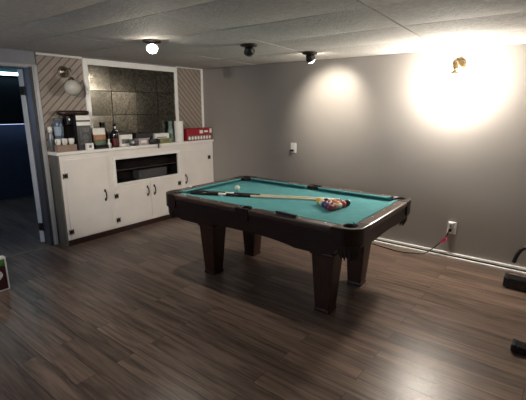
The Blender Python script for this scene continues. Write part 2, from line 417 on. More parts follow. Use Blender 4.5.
for k in range(5):
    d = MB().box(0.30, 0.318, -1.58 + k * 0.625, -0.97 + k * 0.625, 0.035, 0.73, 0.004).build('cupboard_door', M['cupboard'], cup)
    MB().tube([(0.318, -1.03 + k * 0.625, 0.06), (0.34, -1.03 + k * 0.625, 0.07), (0.34, -1.03 + k * 0.625, 0.15), (0.318, -1.03 + k * 0.625, 0.16)], 0.005).build('handle', M['iron'], d)
ls = thing('light_strip', 'bright blue-white tube light along the dark cupboard beyond the doorway', 'light', (-2.689, -1.6, 2.03))
MB().box(0, 0.05, -1.3, 0.55, 0.0, 0.02).build('fitting', M['cupboard'], ls)
MB().tube([(0.06, -1.28, 0.030), (0.06, 0.53, 0.030)], 0.022, 12).build('tube', M['strip'], ls)
for y in (-1.28, 0.53):
    MB().box(0.0, 0.088, y - 0.012, y + 0.012, 0.002, 0.06, 0.003).build('end_cap', M['cupboard'], ls)
ul = thing('added_cupboard_light', 'dim blue lamp bar added under the cupboard for its glow, beyond the doorway', 'light', (-2.9, -1.6, 1.27))  # lamp bar added to wash the wall below with blue
MB().box(0, 0.05, -0.9, 0.8, 0, 0.02).build('fitting', M['cupboard'], ul)
MB().box(0.005, 0.045, -0.88, 0.78, -0.006, 0.0).build('diffuser', mat('added_blue_lamp', (0.3, 0.45, 0.9), 0.4, emit=1.3, ecol=(0.36, 0.50, 0.75)), ul)

# panelling and mirror on the left wall
struct(bx('trim_3', M['panel_up'], (0, 0.012, -2.372, -1.87, 0.9, 2.085)))
struct(bx('trim_4', M['panel_down'], (0, 0.012, -0.50, -0.018, 0.9, 2.095)))
struct(bx('trim_5', M['white_trim'], (0, 0.020, -2.372, -1.875, 2.085, 2.108), 0.003))
struct(bx('trim_6', M['white_trim'], (0, 0.020, -0.50, -0.03, 2.098, 2.112), 0.003))
struct(bx('trim_7', M['white_trim'], (0, 0.028, -0.034, 0.0, 1.0, 2.112), 0.003))
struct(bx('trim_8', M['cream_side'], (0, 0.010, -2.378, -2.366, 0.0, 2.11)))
mr = thing('wall_mirror', 'large antiqued mirror of square tiles in a white frame above the cabinet', 'mirror', (0, -1.19, 1.05))
fm = MB()
y0, y1, z1 = -1.878 + 1.19, -0.503 + 1.19, 2.097 - 1.05
fm.box(0, 0.035, y0, y0 + 0.055, 0.05, z1, 0.004).box(0, 0.035, y1 - 0.045, y1, 0.05, z1, 0.004).box(0, 0.034, y0 + 0.055, y1 - 0.045, z1 - 0.068, z1, 0.004).box(0, 0.030, y0 + 0.055, y1 - 0.045, 0.028, 0.06, 0.004)
fm.build('frame', M['white_trim'], mr)
gl = MB()
seams_y = [y0 + 0.05, -1.54 + 1.19, -1.19 + 1.19, -0.85 + 1.19, y1 - 0.04]; seams_z = [0.05, 1.456 - 1.05, 1.742 - 1.05, z1 - 0.06]
for i in range(4):
    for j in range(3):
        a0, a1, b0, b1 = seams_y[i] + 0.004, seams_y[i + 1] - 0.004, seams_z[j] + 0.004, seams_z[j + 1] - 0.004
        ty_, tz_ = random.uniform(-0.006, 0.006), random.uniform(-0.006, 0.006)
        def X(y, z): return 0.012 + ty_ * (y - a0) / (a1 - a0) + tz_ * (z - b0) / (b1 - b0)
        gl.face([(X(a0, b0), a0, b0), (X(a1, b0), a1, b0), (X(a1, b1), a1, b1), (X(a0, b1), a0, b1)])
gl.build('mirror_tiles', M['mirror'], mr)
MB().box(0.0, 0.006, y0 + 0.03, y1 - 0.03, 0.03, z1 - 0.03).build('backing', M['ceil_back'], mr)

# ------------------------------------------------------------------ built-in cabinet
cab = thing('sideboard_cabinet', 'long cream painted built-in cabinet with dark niche below the mirror', 'cabinet', (0, -1.18, 0))
CY = 1.18; CT = 1.074; CF = 0.20
def cy(y): return y + CY
car = MB()
NY0, NY1, NZ0, NZ1 = cy(-1.684), cy(-0.707), 0.632, 0.925
car.box(CF - 0.018, CF, cy(-2.345), NY0, 0.07, CT - 0.035).box(CF - 0.018, CF, NY1, cy(-0.004), 0.07, CT - 0.035)
car.box(CF - 0.018, CF, NY0, NY1, 0.07, NZ0).box(CF - 0.018, CF, NY0, NY1, NZ1, CT - 0.035)
car.build('face_frame', M['cream'], cab)
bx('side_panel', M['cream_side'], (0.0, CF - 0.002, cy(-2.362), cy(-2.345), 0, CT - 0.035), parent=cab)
bx('toe_kick', M['brown_dark'], (0.0, CF - 0.008, cy(-2.345), cy(-0.004), 0.0, 0.07), parent=cab)
bx('top', M['white_trim'], (0.0, CF + 0.025, cy(-2.375), cy(-0.002), CT - 0.035, CT), 0.006, parent=cab)
ni = MB()
ni.box(0.004, 0.01, NY0 - 0.03, NY1 + 0.03, NZ0 - 0.02, NZ1 + 0.02).box(0.01, CF - 0.018, NY0 - 0.03, NY0 - 0.02, NZ0 - 0.02, NZ1 + 0.02).box(0.01, CF - 0.018, NY1 + 0.02, NY1 + 0.03, NZ0 - 0.02, NZ1 + 0.02)
ni.box(0.01, CF - 0.018, NY0 - 0.02, NY1 + 0.02, NZ0 - 0.02, NZ0).box(0.01, CF - 0.018, NY0 - 0.02, NY1 + 0.02, NZ1, NZ1 + 0.02)
ni.build('niche', mat('niche_black_paint', (0.012, 0.010, 0.010), 0.9, spec=0.1), cab)
bx('shelf', mat('dark_shelf', (0.035, 0.022, 0.018), 0.4), (0.01, CF - 0.05, NY0 - 0.02, NY1 + 0.02, 0.775, 0.787), parent=cab)
fr = MB(); F0, F1, G0, G1 = cy(-1.718), cy(-0.668), 0.606, 0.962
fr.box(CF, CF + 0.014, F0, NY0, G0, G1, 0.003).box(CF, CF + 0.014, NY1, F1, G0, G1, 0.003).box(CF, CF + 0.014, NY0, NY1, G0, NZ0, 0.003).box(CF, CF + 0.014, NY0, NY1, NZ1, G1, 0.003)
fr.build('niche_frame', M['white_trim'], cab)
def cab_door(y0, y1, z0, z1, hinge, hz, handle_y, handle_z):
    d = MB().box(CF, CF + 0.012, cy(y0), cy(y1), z0, z1, 0.003).build('door', M['cream'], cab)
    pts = [(CF + 0.012, cy(handle_y), handle_z - 0.05), (CF + 0.034, cy(handle_y), handle_z - 0.035), (CF + 0.038, cy(handle_y), handle_z), (CF + 0.034, cy(handle_y), handle_z + 0.035), (CF + 0.012, cy(handle_y), handle_z + 0.05)]
    h = MB(); h.smooth = True; h.tube(spline(pts, 5), 0.0075, 8)
    h.ball((CF + 0.014, cy(handle_y), handle_z - 0.055), 0.015, 10, (0.3, 0.9, 1.3)).ball((CF + 0.014, cy(handle_y), handle_z + 0.055), 0.015, 10, (0.3, 0.9, 1.3))
    h.build('handle', M['iron'], d)
    for z in hz:
        hb = MB(); y = cy(hinge)
        # butterfly shaped surface hinge
        hb.prism([(y - 0.026, z - 0.034), (y - 0.006, z - 0.014), (y + 0.006, z - 0.014), (y + 0.026, z - 0.034), (y + 0.026, z + 0.034), (y + 0.006, z + 0.014), (y - 0.006, z + 0.014), (y - 0.026, z + 0.034)], CF + 0.012, CF + 0.016, axis='x')
        hb.lathe([(0.006, -0.03), (0.006, 0.03)], (CF + 0.015, y, z), n=8)
        hb.build('hinge', M['iron'], d)
cab_door(-2.310, -1.790, 0.085, 0.985, -2.305, (0.165, 0.811), -1.855, 0.519)
cab_door(-1.712, -1.200, 0.085, 0.585, -1.709, (0.172, 0.479), -1.250, 0.470)
cab_door(-1.194, -0.705, 0.085, 0.585, -0.705, (0.172, 0.492), -1.142, 0.470)
cab_door(-0.612, -0.090, 0.085, 0.945, -0.100, (0.172, 0.809), -0.580, 0.535)
gb = tag(MB().box(0.03, 0.165, -1.335, -0.88, NZ0 + 0.0005, NZ0 + 0.115, 0.004).build('storage_box', mat('dark_grey_card', (0.05, 0.05, 0.052), 0.5, var=0.3)), 'grey box lying on the floor of the dark cabinet niche', 'box')

# ------------------------------------------------------------------ things on the cabinet
Z0 = CT + 0.0005
ob = thing('tan_box', 'low tan cardboard box under the white cups at the cabinet left end', 'box', (0.167, -2.24, Z0))
MB().box(-0.042, 0.038, -0.107, 0.105, 0, 0.074, 0.003).build('carton', M['tan_card'], ob)
MB().box(-0.040, 0.036, -0.016, 0.016, 0.074, 0.0745).build('tape', mat('packing_tape', (0.34, 0.26, 0.2), 0.3), ob)
def mug(loc, rz, label):
    t = thing('mug', label, 'cup', loc, rz, 'white cups on the tan box')
    b = MB(); b.smooth = True
    b.lathe([(0.0, 0.002), (0.020, 0.0), (0.026, 0.006), (0.030, 0.035), (0.031, 0.064), (0.028, 0.064), (0.026, 0.03), (0.0, 0.010)], n=20, close=False)
    b.build('bowl', M['white_plastic'], t)
    h = MB(); h.smooth = True; h.tube(spline([(0.029, 0, 0.052), (0.048, 0, 0.050), (0.050, 0, 0.026), (0.027, 0, 0.014)], 5), 0.0045, 8); h.build('handle', M['white_plastic'], t)
zb = Z0 + 0.0752
mug((0.163, -2.172, zb), 0.1, 'white cup at the right end of the tan box')
mug((0.163, -2.246, zb), -0.5, 'white cup in the middle of the tan box before the blue jug')
mug((0.163, -2.318, zb), -0.9, 'white cup at the left end of the tan box')
jg = thing('plastic_jug', 'blue-grey translucent jug standing behind the white cups', 'jug', (0.066, -2.250, Z0))
b = MB(); b.smooth = True
b.lathe([(0.0, 0.0), (0.040, 0.0), (0.044, 0.01), (0.045, 0.16), (0.050, 0.27), (0.048, 0.335), (0.046, 0.338), (0.0, 0.335)], n=24, close=False); b.build('body', M['blue_plastic'], jg)
b = MB(); b.smooth = True; b.lathe([(0.049, 0.335), (0.050, 0.355), (0.03, 0.362), (0.0, 0.362)], n=24); b.build('lid', M['dark_metal_grey'], jg)
b = MB(); b.smooth = True; b.lathe([(0.0465, 0.17), (0.0505, 0.26), (0.0508, 0.27), (0.046, 0.18)], n=24, close=False); b.build('label_band', mat('pale_blue_band', (0.30, 0.38, 0.48), 0.4), jg)
b = MB(); b.smooth = True; b.tube(spline([(0.04, 0.0, 0.32), (0.072, 0.0, 0.30), (0.072, 0.0, 0.20), (0.04, 0.0, 0.15)], 5), 0.007, 8); b.build('handle', M['blue_plastic'], jg)
cj = thing('jar', 'grey jar with a white cap, left of the blue-grey jug', 'jar', (0.052, -2.338, Z0))
b = MB(); b.smooth = True; b.lathe([(0.0, 0), (0.026, 0), (0.029, 0.01), (0.029, 0.16), (0.020, 0.20), (0.020, 0.21), (0.0, 0.21)], n=18, close=False); b.build('body', M['dark_metal_grey'], cj)
b = MB(); b.smooth = True; b.lathe([(0.0, 0.208), (0.023, 0.208), (0.024, 0.262), (0.018, 0.270), (0, 0.270)], n=18, close=False); b.build('cap', M['white_plastic'], cj)

cm = thing('coffee_machine', 'tall black coffee machine behind the tan box and the black and white carton', 'coffee machine', (0.070, -2.108, Z0))
MB().box(-0.06, 0.034, -0.068, 0.068, 0, 0.03, 0.006).build('base', M['black'], cm)
MB().box(-0.06, -0.035, -0.066, 0.066, 0.03, 0.29, 0.006).build('column', M['black'], cm)
MB().box(-0.06, 0.03, -0.068, 0.068, 0.28, 0.388, 0.010).build('head', M['black_gloss'], cm)
b = MB(); b.smooth = True; b.lathe([(0, 0), (0.022, 0), (0.025, 0.03), (0.024, 0.10), (0.018, 0.125), (0, 0.125)], (0.008, 0, 0.032), n=18, close=False); b.build('carafe', M['bottle'], cm)
b = MB(); b.lathe([(0.012, 0), (0.012, 0.008)], (0.030, -0.03, 0.34), (1, 0, 0), 14); b.build('knob', M['steel'], cm)
tr = thing('oval_tray', 'wide dark brown oval tray lying across the coffee machine and carton', 'tray', (0.095, -2.085, 1.4645))
b = MB(); b.smooth = True; n = 40
outer = [(0.085 * math.cos(2 * PI * i / n), 0.165 * math.sin(2 * PI * i / n)) for i in range(n)]
b.smooth = False; b.prism([(x * 0.86, y * 0.9) for x, y in outer], 0.0, 0.012); b.build('dish', M['brown_dark'], tr)
b = MB(); b.smooth = True; b.tube([Vector((x * 0.93, y * 0.95, 0.026)) for x, y in outer] + [Vector((outer[0][0] * 0.93, 0, 0.026))], 0.024, 8); b.build('rim', M['brown_dark'], tr)

bw = thing('appliance_carton', 'upright carton, white top and dark pictured lower part, below the brown tray', 'box', (0.102, -2.018, Z0))
MB().box(0.004, 0.07, -0.082, 0.082, 0, 0.387, 0.002).build('carton', M['dark_card'], bw)
b = MB(); b.box(0.0702, 0.0712, -0.081, 0.081, 0.335, 0.385).box(0.0702, 0.0712, -0.081, 0.081, 0.275, 0.315).box(0.005, 0.0702, 0.0822, 0.083, 0.275, 0.385)
b.build('white_panel', M['white_card'], bw)
b = MB(); b.box(0.0702, 0.0710, -0.050, -0.030, 0.10, 0.25).box(0.0702, 0.0710, -0.02, 0.06, 0.20, 0.25).box(0.0702, 0.0710, -0.055, 0.0, 0.06, 0.085).prism([(0.01 + 0.035 * math.cos(a / 8 * PI), 0.13 + 0.05 * math.sin(a / 8 * PI)) for a in range(16)], 0.0702, 0.0710, axis='x')
b.build('printed_picture', mat('dark_grey_print', (0.075, 0.075, 0.08), 0.4, var=0.6, vscale=40), bw)
cd = thing('small_box', 'small white box with a grey emblem at the foot of the upright carton', 'box', (0.19, -1.982, Z0))
MB().box(-0.016, 0.02, -0.042, 0.042, 0, 0.075, 0.002).build('carton', M['white_card'], cd)
MB().lathe([(0.018, 0), (0.018, 0.001)], (0.0202, 0, 0.038), (1, 0, 0), 18).build('emblem', M['grey_card'], cd)

bg_ = thing('food_bag', 'white bag with orange-brown picture and green bottom beside the upright carton', 'bag', (0.105, -1.81, Z0))
def bag_part(z0, z1, m, name, bulge=1.0):
    b = MB(); b.smooth = True; t = b.bm; rings = []
    for i in range(5):
        z = z0 + (z1 - z0) * i / 4; f = z / 0.236
        dx = 0.045 * (1 - 0.75 * max(0, f - 0.45) / 0.55) * bulge; dy = 0.080 - 0.004 * math.sin(f * 5)
        rings.append([t.verts.new((dx * (abs(math.cos(a)) ** 0.6) * (1 if math.cos(a) > 0 else -1), dy * (abs(math.sin(a)) ** 0.35) * (1 if math.sin(a) > 0 else -1), z)) for a in [2 * PI * k / 28 for k in range(28)]])
    fs = []
    for A, B in zip(rings, rings[1:]):
        for k in range(28): fs.append(t.faces.new((A[k], A[(k + 1) % 28], B[(k + 1) % 28], B[k])))
    fs.append(t.faces.new(rings[0][::-1])); fs.append(t.faces.new(rings[-1])); b._tag(fs)
    return b.build(name, m, bg_)
bag_part(0, 0.095, M['green_card'], 'bag_bottom'); bag_part(0.095, 0.155, M['orange_card'], 'bag_picture'); bag_part(0.155, 0.236, M['white_card'], 'bag_top')
fb = thing('flat_case', 'flat black case lying in front of the white food bag', 'case', (0.182, -1.835, Z0))
MB().box(-0.025, 0.03, -0.078, 0.084, 0, 0.020, 0.004).build('base', M['black'], fb)
MB().box(-0.025, 0.03, -0.078, 0.084, 0.0205, 0.044, 0.005).build('lid', M['black_gloss'], fb)

def bottle(name, label, loc, r, h, neck, m, cap, lab=None, labz=None, cat='bottle', body_name='body'):
    t = thing(name, label, cat, loc)
    b = MB(); b.smooth = True
    b.lathe([(0, 0), (r * 0.9, 0), (r, 0.008), (r, h * 0.55), (r * 0.86, h * 0.63), (neck, h * 0.74), (neck, h * 0.93), (0, h * 0.93)], n=22, close=False); b.build(body_name, m, t)
    b = MB(); b.smooth = True; b.lathe([(0, h * 0.90), (neck * 1.2, h * 0.90), (neck * 1.2, h * 0.995), (neck, h), (0, h)], n=18, close=False); b.build('cap', cap, t)
    if lab:
        b = MB(); b.smooth = True; b.lathe([(r + 0.0008, h * labz[0]), (r + 0.0008, h * labz[1])], n=22, close=False); b.build('label', lab, t)
    return t
bottle('bottle', 'slim dark bottle half hidden behind the white food bag', (0.045, -1.70, Z0), 0.032, 0.30, 0.013, M['bottle'], M['black'])
bottle('pill_bottle', 'tiny white bottle between the food bag and the liquor bottle', (0.195, -1.737, Z0), 0.016, 0.105, 0.010, M['white_plastic'], M['white_plastic'])
lq = bottle('liquor_bottle', 'dark bottle with dark red label and white neck tag', (0.130, -1.612, Z0), 0.044, 0.290, 0.016, M['bottle'], M['black'], M['wine_red'], (0.05, 0.36))
b = MB(); b.box(0.022, 0.026, -0.004, 0.026, 0.165, 0.205).box(0.018, 0.022, 0.020, 0.042, 0.135, 0.168).box(0.016, 0.022, -0.012, 0.008, 0.225, 0.25); b.build('neck_tag', M['white_card'], lq)
dv = thing('carton_with_black_lid', 'white carton with black lid right of the dark red labelled bottle', 'box', (0.08, -1.46, Z0))
MB().box(-0.04, 0.042, -0.098, 0.098, 0, 0.145, 0.003).build('carton', M['white_card'], dv)
MB().box(-0.043, 0.045, -0.101, 0.101, 0.140, 0.172, 0.004).build('lid', M['black'], dv)
MB().box(0.0422, 0.0432, -0.06, 0.07, 0.03, 0.085).build('printed_panel', M['grey_card'], dv)
ds = thing('round_gadget', 'dark round gadget with a shiny centre before the white carton', 'gadget', (0.175, -1.40, Z0))
b = MB(); b.smooth = True; b.lathe([(0, 0.0), (0.034, 0), (0.042, 0.012), (0.044, 0.06), (0.036, 0.080), (0, 0.084)], n=26, close=False); b.build('body', M['dark_metal_grey'], ds)
b = MB(); b.smooth = True; b.lathe([(0.0, 0.0), (0.014, 0.0), (0.010, 0.006), (0, 0.007)], (0.040, -0.012, 0.045), (1, -0.3, 0.1), 16); b.build('button', M['steel'], ds)
b = MB(); b.smooth = True; b.lathe([(0.0435, 0.012), (0.0452, 0.020), (0.0435, 0.028)], n=26, close=False); b.build('band', M['black'], ds)
pk = thing('pale_pink_box', 'pale pink box lying under the long black box', 'box', (0.10, -1.203, Z0))
MB().box(-0.06, 0.055, -0.085, 0.085, 0, 0.082, 0.003).build('carton', M['pinkish'], pk)
MB().box(0.0552, 0.0562, -0.06, 0.03, 0.025, 0.055).build('printed_panel', M['white_card'], pk)
M['black_card'] = mat('black_card', (0.012, 0.011, 0.012), 0.5)
bb_ = thing('long_black_box', 'long black box lying on top of the pale pink box', 'box', (0.085, -1.185, Z0 + 0.083))
MB().box(-0.05, 0.05, -0.125, 0.118, 0, 0.064, 0.004).build('carton', M['black_card'], bb_)
MB().box(0.0502, 0.0508, -0.09, 0.02, 0.022, 0.042).build('printed_panel', M['dark_card'], bb_)
ol = thing('olive_box', 'olive-yellow box lying under the long white box', 'box', (0.115, -0.878, Z0))
MB().box(-0.06, 0.06, -0.095, 0.093, 0, 0.062, 0.003).build('carton', M['olive'], ol)
MB().box(0.0602, 0.0608, -0.05, 0.06, 0.02, 0.045).build('printed_panel', M['green_card'], ol)
b2 = thing('black_pouch', 'black pouch with a strap hanging over the cabinet edge', 'pouch', (0.180, -1.082, Z0))
b = MB(); b.smooth = True; b.box(-0.025, 0.033, -0.070, 0.070, 0, 0.072, 0.016); b.build('pouch', M['vinyl'], b2)
b = MB(); b.smooth = True; b.tube(spline([(0.02, 0.04, 0.05), (0.046, 0.036, 0.045), (0.055, 0.034, 0.0), (0.054, 0.034, -0.052)], 5), [0.008] * 15 + [0.013], 8); b.build('strap', M['vinyl'], b2)
wb = thing('long_white_box', 'long white box lying on top of the olive-yellow box', 'box', (0.095, -0.93, Z0 + 0.0625))
MB().box(-0.05, 0.05, -0.09, 0.140, 0, 0.068, 0.003).build('carton', M['white_card'], wb)
MB().box(0.0502, 0.0508, -0.07, 0.10, 0.008, 0.022).build('printed_stripe', M['grey_card'], wb)
bottle('teal_bottle', 'teal bottle half hidden behind the paper towel roll', (0.060, -0.695, Z0), 0.040, 0.285, 0.024, M['teal'], M['teal'], M['green_card'], (0.15, 0.4))
pr = thing('paper_towel_roll', 'upright white roll of paper towel left of the red box', 'paper towel', (0.145, -0.612, Z0))
b = MB(); b.smooth = False; b.lathe([(0.020, 0), (0.060, 0), (0.062, 0.004), (0.062, 0.282), (0.060, 0.286), (0.020, 0.286), (0.020, 0)], n=32, close=False)
for f in b.bm.faces: f.smooth = abs(f.normal.z) < 0.5
b.build('paper', M['paper'], pr)
b = MB(); b.smooth = True; b.lathe([(0.0195, 0.001), (0.0195, 0.285), (0.0175, 0.285), (0.0175, 0.001)], n=20, close=False); b.build('core', M['tan_card'], pr)
rb = thing('red_carton', 'wide red carton with white patches at the right end of the cabinet top', 'box', (0.12, -0.268, Z0))
MB().box(-0.075, 0.085, -0.243, 0.25, 0, 0.176, 0.003).build('carton', M['red_paint'], rb)
b = MB()
for a0, a1, h0, h1 in ((-0.005, 0.062, 0.10, 0.148), (0.088, 0.165, 0.112, 0.142), (0.200, 0.246, 0.10, 0.165)): b.box(0.0852, 0.0862, a0, a1, h0, h1)
b.build('white_patch', M['white_card'], rb)
b = MB(); b.box(0.0852, 0.0858, -0.235, 0.246, 0.010, 0.072)
b.build('picture_band', M['grey_card'], rb)
b = MB()
for k in range(8):
    yy = -0.205 + k * 0.058; b.prism([(yy + 0.021 * math.cos(a / 7 * PI), 0.040 + 0.026 * math.sin(a / 7 * PI)) for a in range(14)], 0.0860, 0.0866, axis='x')
b.build('picture_spots', M['white_card'], rb)

# ------------------------------------------------------------------ wall sconces
def sconce(loc, rz, globe_m, brass_m, label):
    """Local frame: wall plane y=0, room towards -y."""
    t = thing('wall_sconce', label, 'wall lamp', loc, rz, 'globe wall sconces')
    b = MB(); b.smooth = True
    b.lathe([(0, 0.0), (0.062, 0.0), (0.064, 0.006), (0.056, 0.012), (0.050, 0.010), (0.044, 0.018), (0.030, 0.022), (0.026, 0.034), (0.012, 0.040), (0, 0.042)], (0, 0, 0), (0, -1, 0), 28)
    for k in range(12):
        a = 2 * PI * k / 12; b.ball((0.057 * math.cos(a), -0.011, 0.057 * math.sin(a)), 0.008, 8)
    b.build('backplate', brass_m, t)
    b = MB(); b.smooth = True
    b.tube(spline([(0, -0.038, 0), (0, -0.075, 0.020), (0, -0.130, 0.024), (0, -0.160, 0.0), (0, -0.165, -0.060)], 7), 0.0075, 10)
    b.tube(spline([(0, -0.03, -0.02), (0, -0.055, -0.055), (0, -0.085, -0.045), (0, -0.080, -0.018), (0, -0.066, -0.022)], 6), 0.005, 8)
    b.build('arm', brass_m, t)
    b = MB(); b.smooth = True
    b.lathe([(0, -0.052), (0.016, -0.053), (0.022, -0.064), (0.040, -0.074), (0.046, -0.088), (0.043, -0.090), (0, -0.086)], (0, -0.165, -0.012), n=24); b.build('fitter_cap', brass_m, t)
    b = MB(); b.smooth = True; b.ball((0, -0.165, -0.172), 0.084, 32); b.build('globe', globe_m, t)
    return t
sconce((3.592, -0.0005, 1.965), 0.0, M['globe_on'], M['brass'], 'lit brass globe sconce glowing on the grey back wall')
sconce((0.0125, -2.100, 1.930), PI / 2, M['globe_off'], M['brass_dull'], 'unlit globe sconce on the diagonal boards above the jug')

# ------------------------------------------------------------------ ceiling spotlights
def ceiling_spot(loc, aim, lit, label, watts=0.0, angle=70):
    t = thing('ceiling_spotlight', label, 'ceiling light', loc, 0, 'ceiling spotlights')
    t.scale = (1.22, 1.22, 1.22)
    b = MB(); b.smooth = True; b.lathe([(0, 0), (0.062, 0), (0.064, -0.006), (0.060, -0.016), (0.02, -0.020), (0, -0.020)], n=28, close=False); b.build('mounting_plate', M['iron'], t)
    a = Vector(aim).normalized(); p0 = Vector((0, 0, -0.018)); p1 = Vector((0, 0, -0.034))
    b = MB(); b.smooth = True; b.tube([p0, p1], 0.010, 10); b.build('stem', M['iron'], t)
    b = MB(); b.smooth = True
    o = p1 - a * 0.012
    b.lathe([(0, -0.010), (0.022, -0.008), (0.030, 0.0), (0.032, 0.016), (0.040, 0.026), (0.043, 0.040), (0.040, 0.040), (0.036, 0.026), (0.0, 0.024)], o, a, 24, close=False); b.build('housing', M['black'], t)
    b = MB(); b.smooth = True
    b.lathe([(0, 0.026), (0.026, 0.028), (0.035, 0.040), (0.034, 0.052), (0.024, 0.064), (0, 0.070)], o, a, 24, close=False); b.build('bulb', M['bulb_on'] if lit else M['bulb_off'], t)
    if lit:
        d = bpy.data.lights.new('spot_lamp', 'SPOT'); d.energy = watts; d.color = (1.0, 0.90, 0.76); d.spot_size = math.radians(angle); d.spot_blend = 0.9; d.shadow_soft_size = 0.025
        l = bpy.data.objects.new('spot_lamp', d); C.objects.link(l); l.parent = t
        l.location = o + a * 0.080; l.rotation_euler = a.to_track_quat('-Z', 'Y').to_euler()
    return t
ceiling_spot((2.285, -0.64, H - 0.004), (-0.05, 0.64, -0.50), True, 'lit ceiling spotlight close to the back wall', SPOT_WALL, 88)
ceiling_spot((1.625, -2.12, H - 0.008), (0.50, -0.35, -0.80), True, 'lit ceiling spotlight nearest the cabinet and mirror', SPOT_DOWN, 150)
ceiling_spot((3.10, -4.95, H - 0.006), (-0.60, 0.79, -0.20), True, 'added fill spotlight on the ceiling, unseen behind the camera, aimed at the far left corner', FILL_REAR, 40)
ceiling_spot((2.130, -1.44, H - 0.006), (-0.30, 0.55, -0.62), False, 'unlit black ceiling spotlight between the two lit ones')

# ------------------------------------------------------------------ pool table
TX, TY, TR = 2.5952, -1.5168, 0.01608
L2, W2 = 1.925 / 2, 1.205 / 2
ZR, ZB = 0.79, 0.755
pt = thing('pool_table', 'dark mahogany pool table with green baize in the middle of the room', 'pool table', (TX, TY, 0), TR)
RW = 0.088      # wood rail width
CS = 0.19       # corner casting size
PC, PR = 0.098, 0.054
# corner castings
def arc(cx, cy_, r, a0, a1, n):
    return [(cx + r * math.cos(math.radians(a0 + (a1 - a0) * i / n)), cy_ + r * math.sin(math.radians(a0 + (a1 - a0) * i / n))) for i in range(n + 1)]
cast_poly = [(CS, 0.0)] + [(0.115 - 0.115 * math.sin(a), 0.115 - 0.115 * math.cos(a)) for a in [PI / 2 * i / 8 for i in range(9)]] + [(0.0, CS), (RW, CS)]
cast_poly += arc(PC, PC, PR, 101, 349, 16) + [(CS, RW)]
def corner(poly, sx, sy):
    q = [(sx * (L2 - x), sy * (W2 - y)) for x, y in poly]
    return q if sx * sy > 0 else q[::-1]
for sx in (-1, 1):
    for sy in (-1, 1):
        b = MB(); b.prism(corner(cast_poly, sx, sy), 0.672, ZR + 0.002, 0.005); b.build('corner_casting', M['mahogany'], pt)
        cx, cyy = sx * (L2 - PC), sy * (W2 - PC)
        b = MB(); b.smooth = True
        b.lathe([(PR + 0.001, ZR - 0.002), (PR - 0.003, ZR), (PR - 0.006, ZR - 0.01), (PR - 0.006, 0.66), (0.045, 0.60), (0.0, 0.585), (0.0, 0.578), (0.052, 0.595), (PR + 0.001, 0.655), (PR + 0.001, ZR - 0.002)], (cx, cyy, 0), n=26, close=False)
        pk_ = b.build('corner_pocket', M['leather'], pt)
        b = MB()
        for k in range(9):      # leather straps fringed under the casting
            a = math.atan2(sy, sx) + (k - 4) * 0.42
            ox, oy = cx + 0.076 * math.cos(a), cyy + 0.076 * math.sin(a)
            tx_, ty_ = -math.sin(a) * 0.0165, math.cos(a) * 0.0165
            dx, dy = math.cos(a), math.sin(a)
            v = [(ox + tx_, oy + ty_, 0.690), (ox - tx_, oy - ty_, 0.690), (ox - tx_ - dx * 0.004, oy - ty_ - dy * 0.004, 0.600), (ox - dx * 0.022, oy - dy * 0.022, 0.555), (ox + tx_ - dx * 0.004, oy + ty_ - dy * 0.004, 0.600)]
            t = bmesh.new(); A = [t.verts.new(p) for p in v]; B = [t.verts.new((p[0] - dx * 0.006, p[1] - dy * 0.006, p[2])) for p in v]
            t.faces.new(A); t.faces.new(B[::-1])
            for i in range(5): t.faces.new((A[i], B[i], B[(i + 1) % 5], A[(i + 1) % 5]))
            bmesh.ops.recalc_face_normals(t, faces=t.faces[:]); b._merge(t)
        b.build('pocket_fringe', M['leather'], pk_)
# side pockets
for sy in (-1, 1):
    b = MB(); b.smooth = True
    cyy = sy * (W2 - 0.064); r = 0.047
    b.lathe([(r, ZR + 0.001), (r - 0.004, ZR + 0.002), (r - 0.006, ZR - 0.008), (r - 0.006, 0.68), (0.0, 0.66), (0, 0.655), (r, 0.67), (r, ZR + 0.001)], (0, cyy, 0), n=24, close=False)
    b.build('side_pocket', M['leather'], pt)
    b = MB(); b.prism([(-0.064, sy * W2), (0.064, sy * W2), (0.064, sy * (W2 - 0.022))] + [(0.048 * math.cos(a), cyy + sy * 0.048 * math.sin(a)) for a in [0.75 + (PI - 1.5) * i / 8 for i in range(9)]] + [(-0.064, sy * (W2 - 0.022))], 0.70, ZR + 0.002); b.build('side_casting', M['mahogany'], pt)
# rails with cushions and sights
def sight(parent, x, y):
    b = MB(); b.lathe([(0.0075, 0), (0.0075, 0.0012), (0.005, 0.0018), (0, 0.0018)], (x, y, ZR + 0.0004), n=14); b.build('sight', M['pearl'], parent)
def cushion(parent, p, q, inward):
    """Cloth cushion from p to q (on the rail's inner edge) with its nose towards inward."""
    p, q, n = Vector(p), Vector(q), Vector(inward); d = (q - p).normalized()
    b = MB(); t = bmesh.new()
    prof = [(0.0, ZR - 0.001), (0.016, ZR), (0.034, ZR - 0.002), (0.038, ZR - 0.006), (0.006, ZB + 0.001), (0.0, ZB + 0.001)]
    def ring(base, s, cut):
        return [t.verts.new((*(base + n * a + d * s * a * cut), z)) for a, z in prof]
    A, B = ring(p, 1, cushion.c0), ring(q, -1, cushion.c1)
    k = len(prof)
    for i in range(k): t.faces.new((A[i], A[(i + 1) % k], B[(i + 1) % k], B[i]))
    t.faces.new(A); t.faces.new(B[::-1]); bmesh.ops.recalc_face_normals(t, faces=t.faces[:]); b._merge(t)
    b.build('cushion', M['felt'], parent)
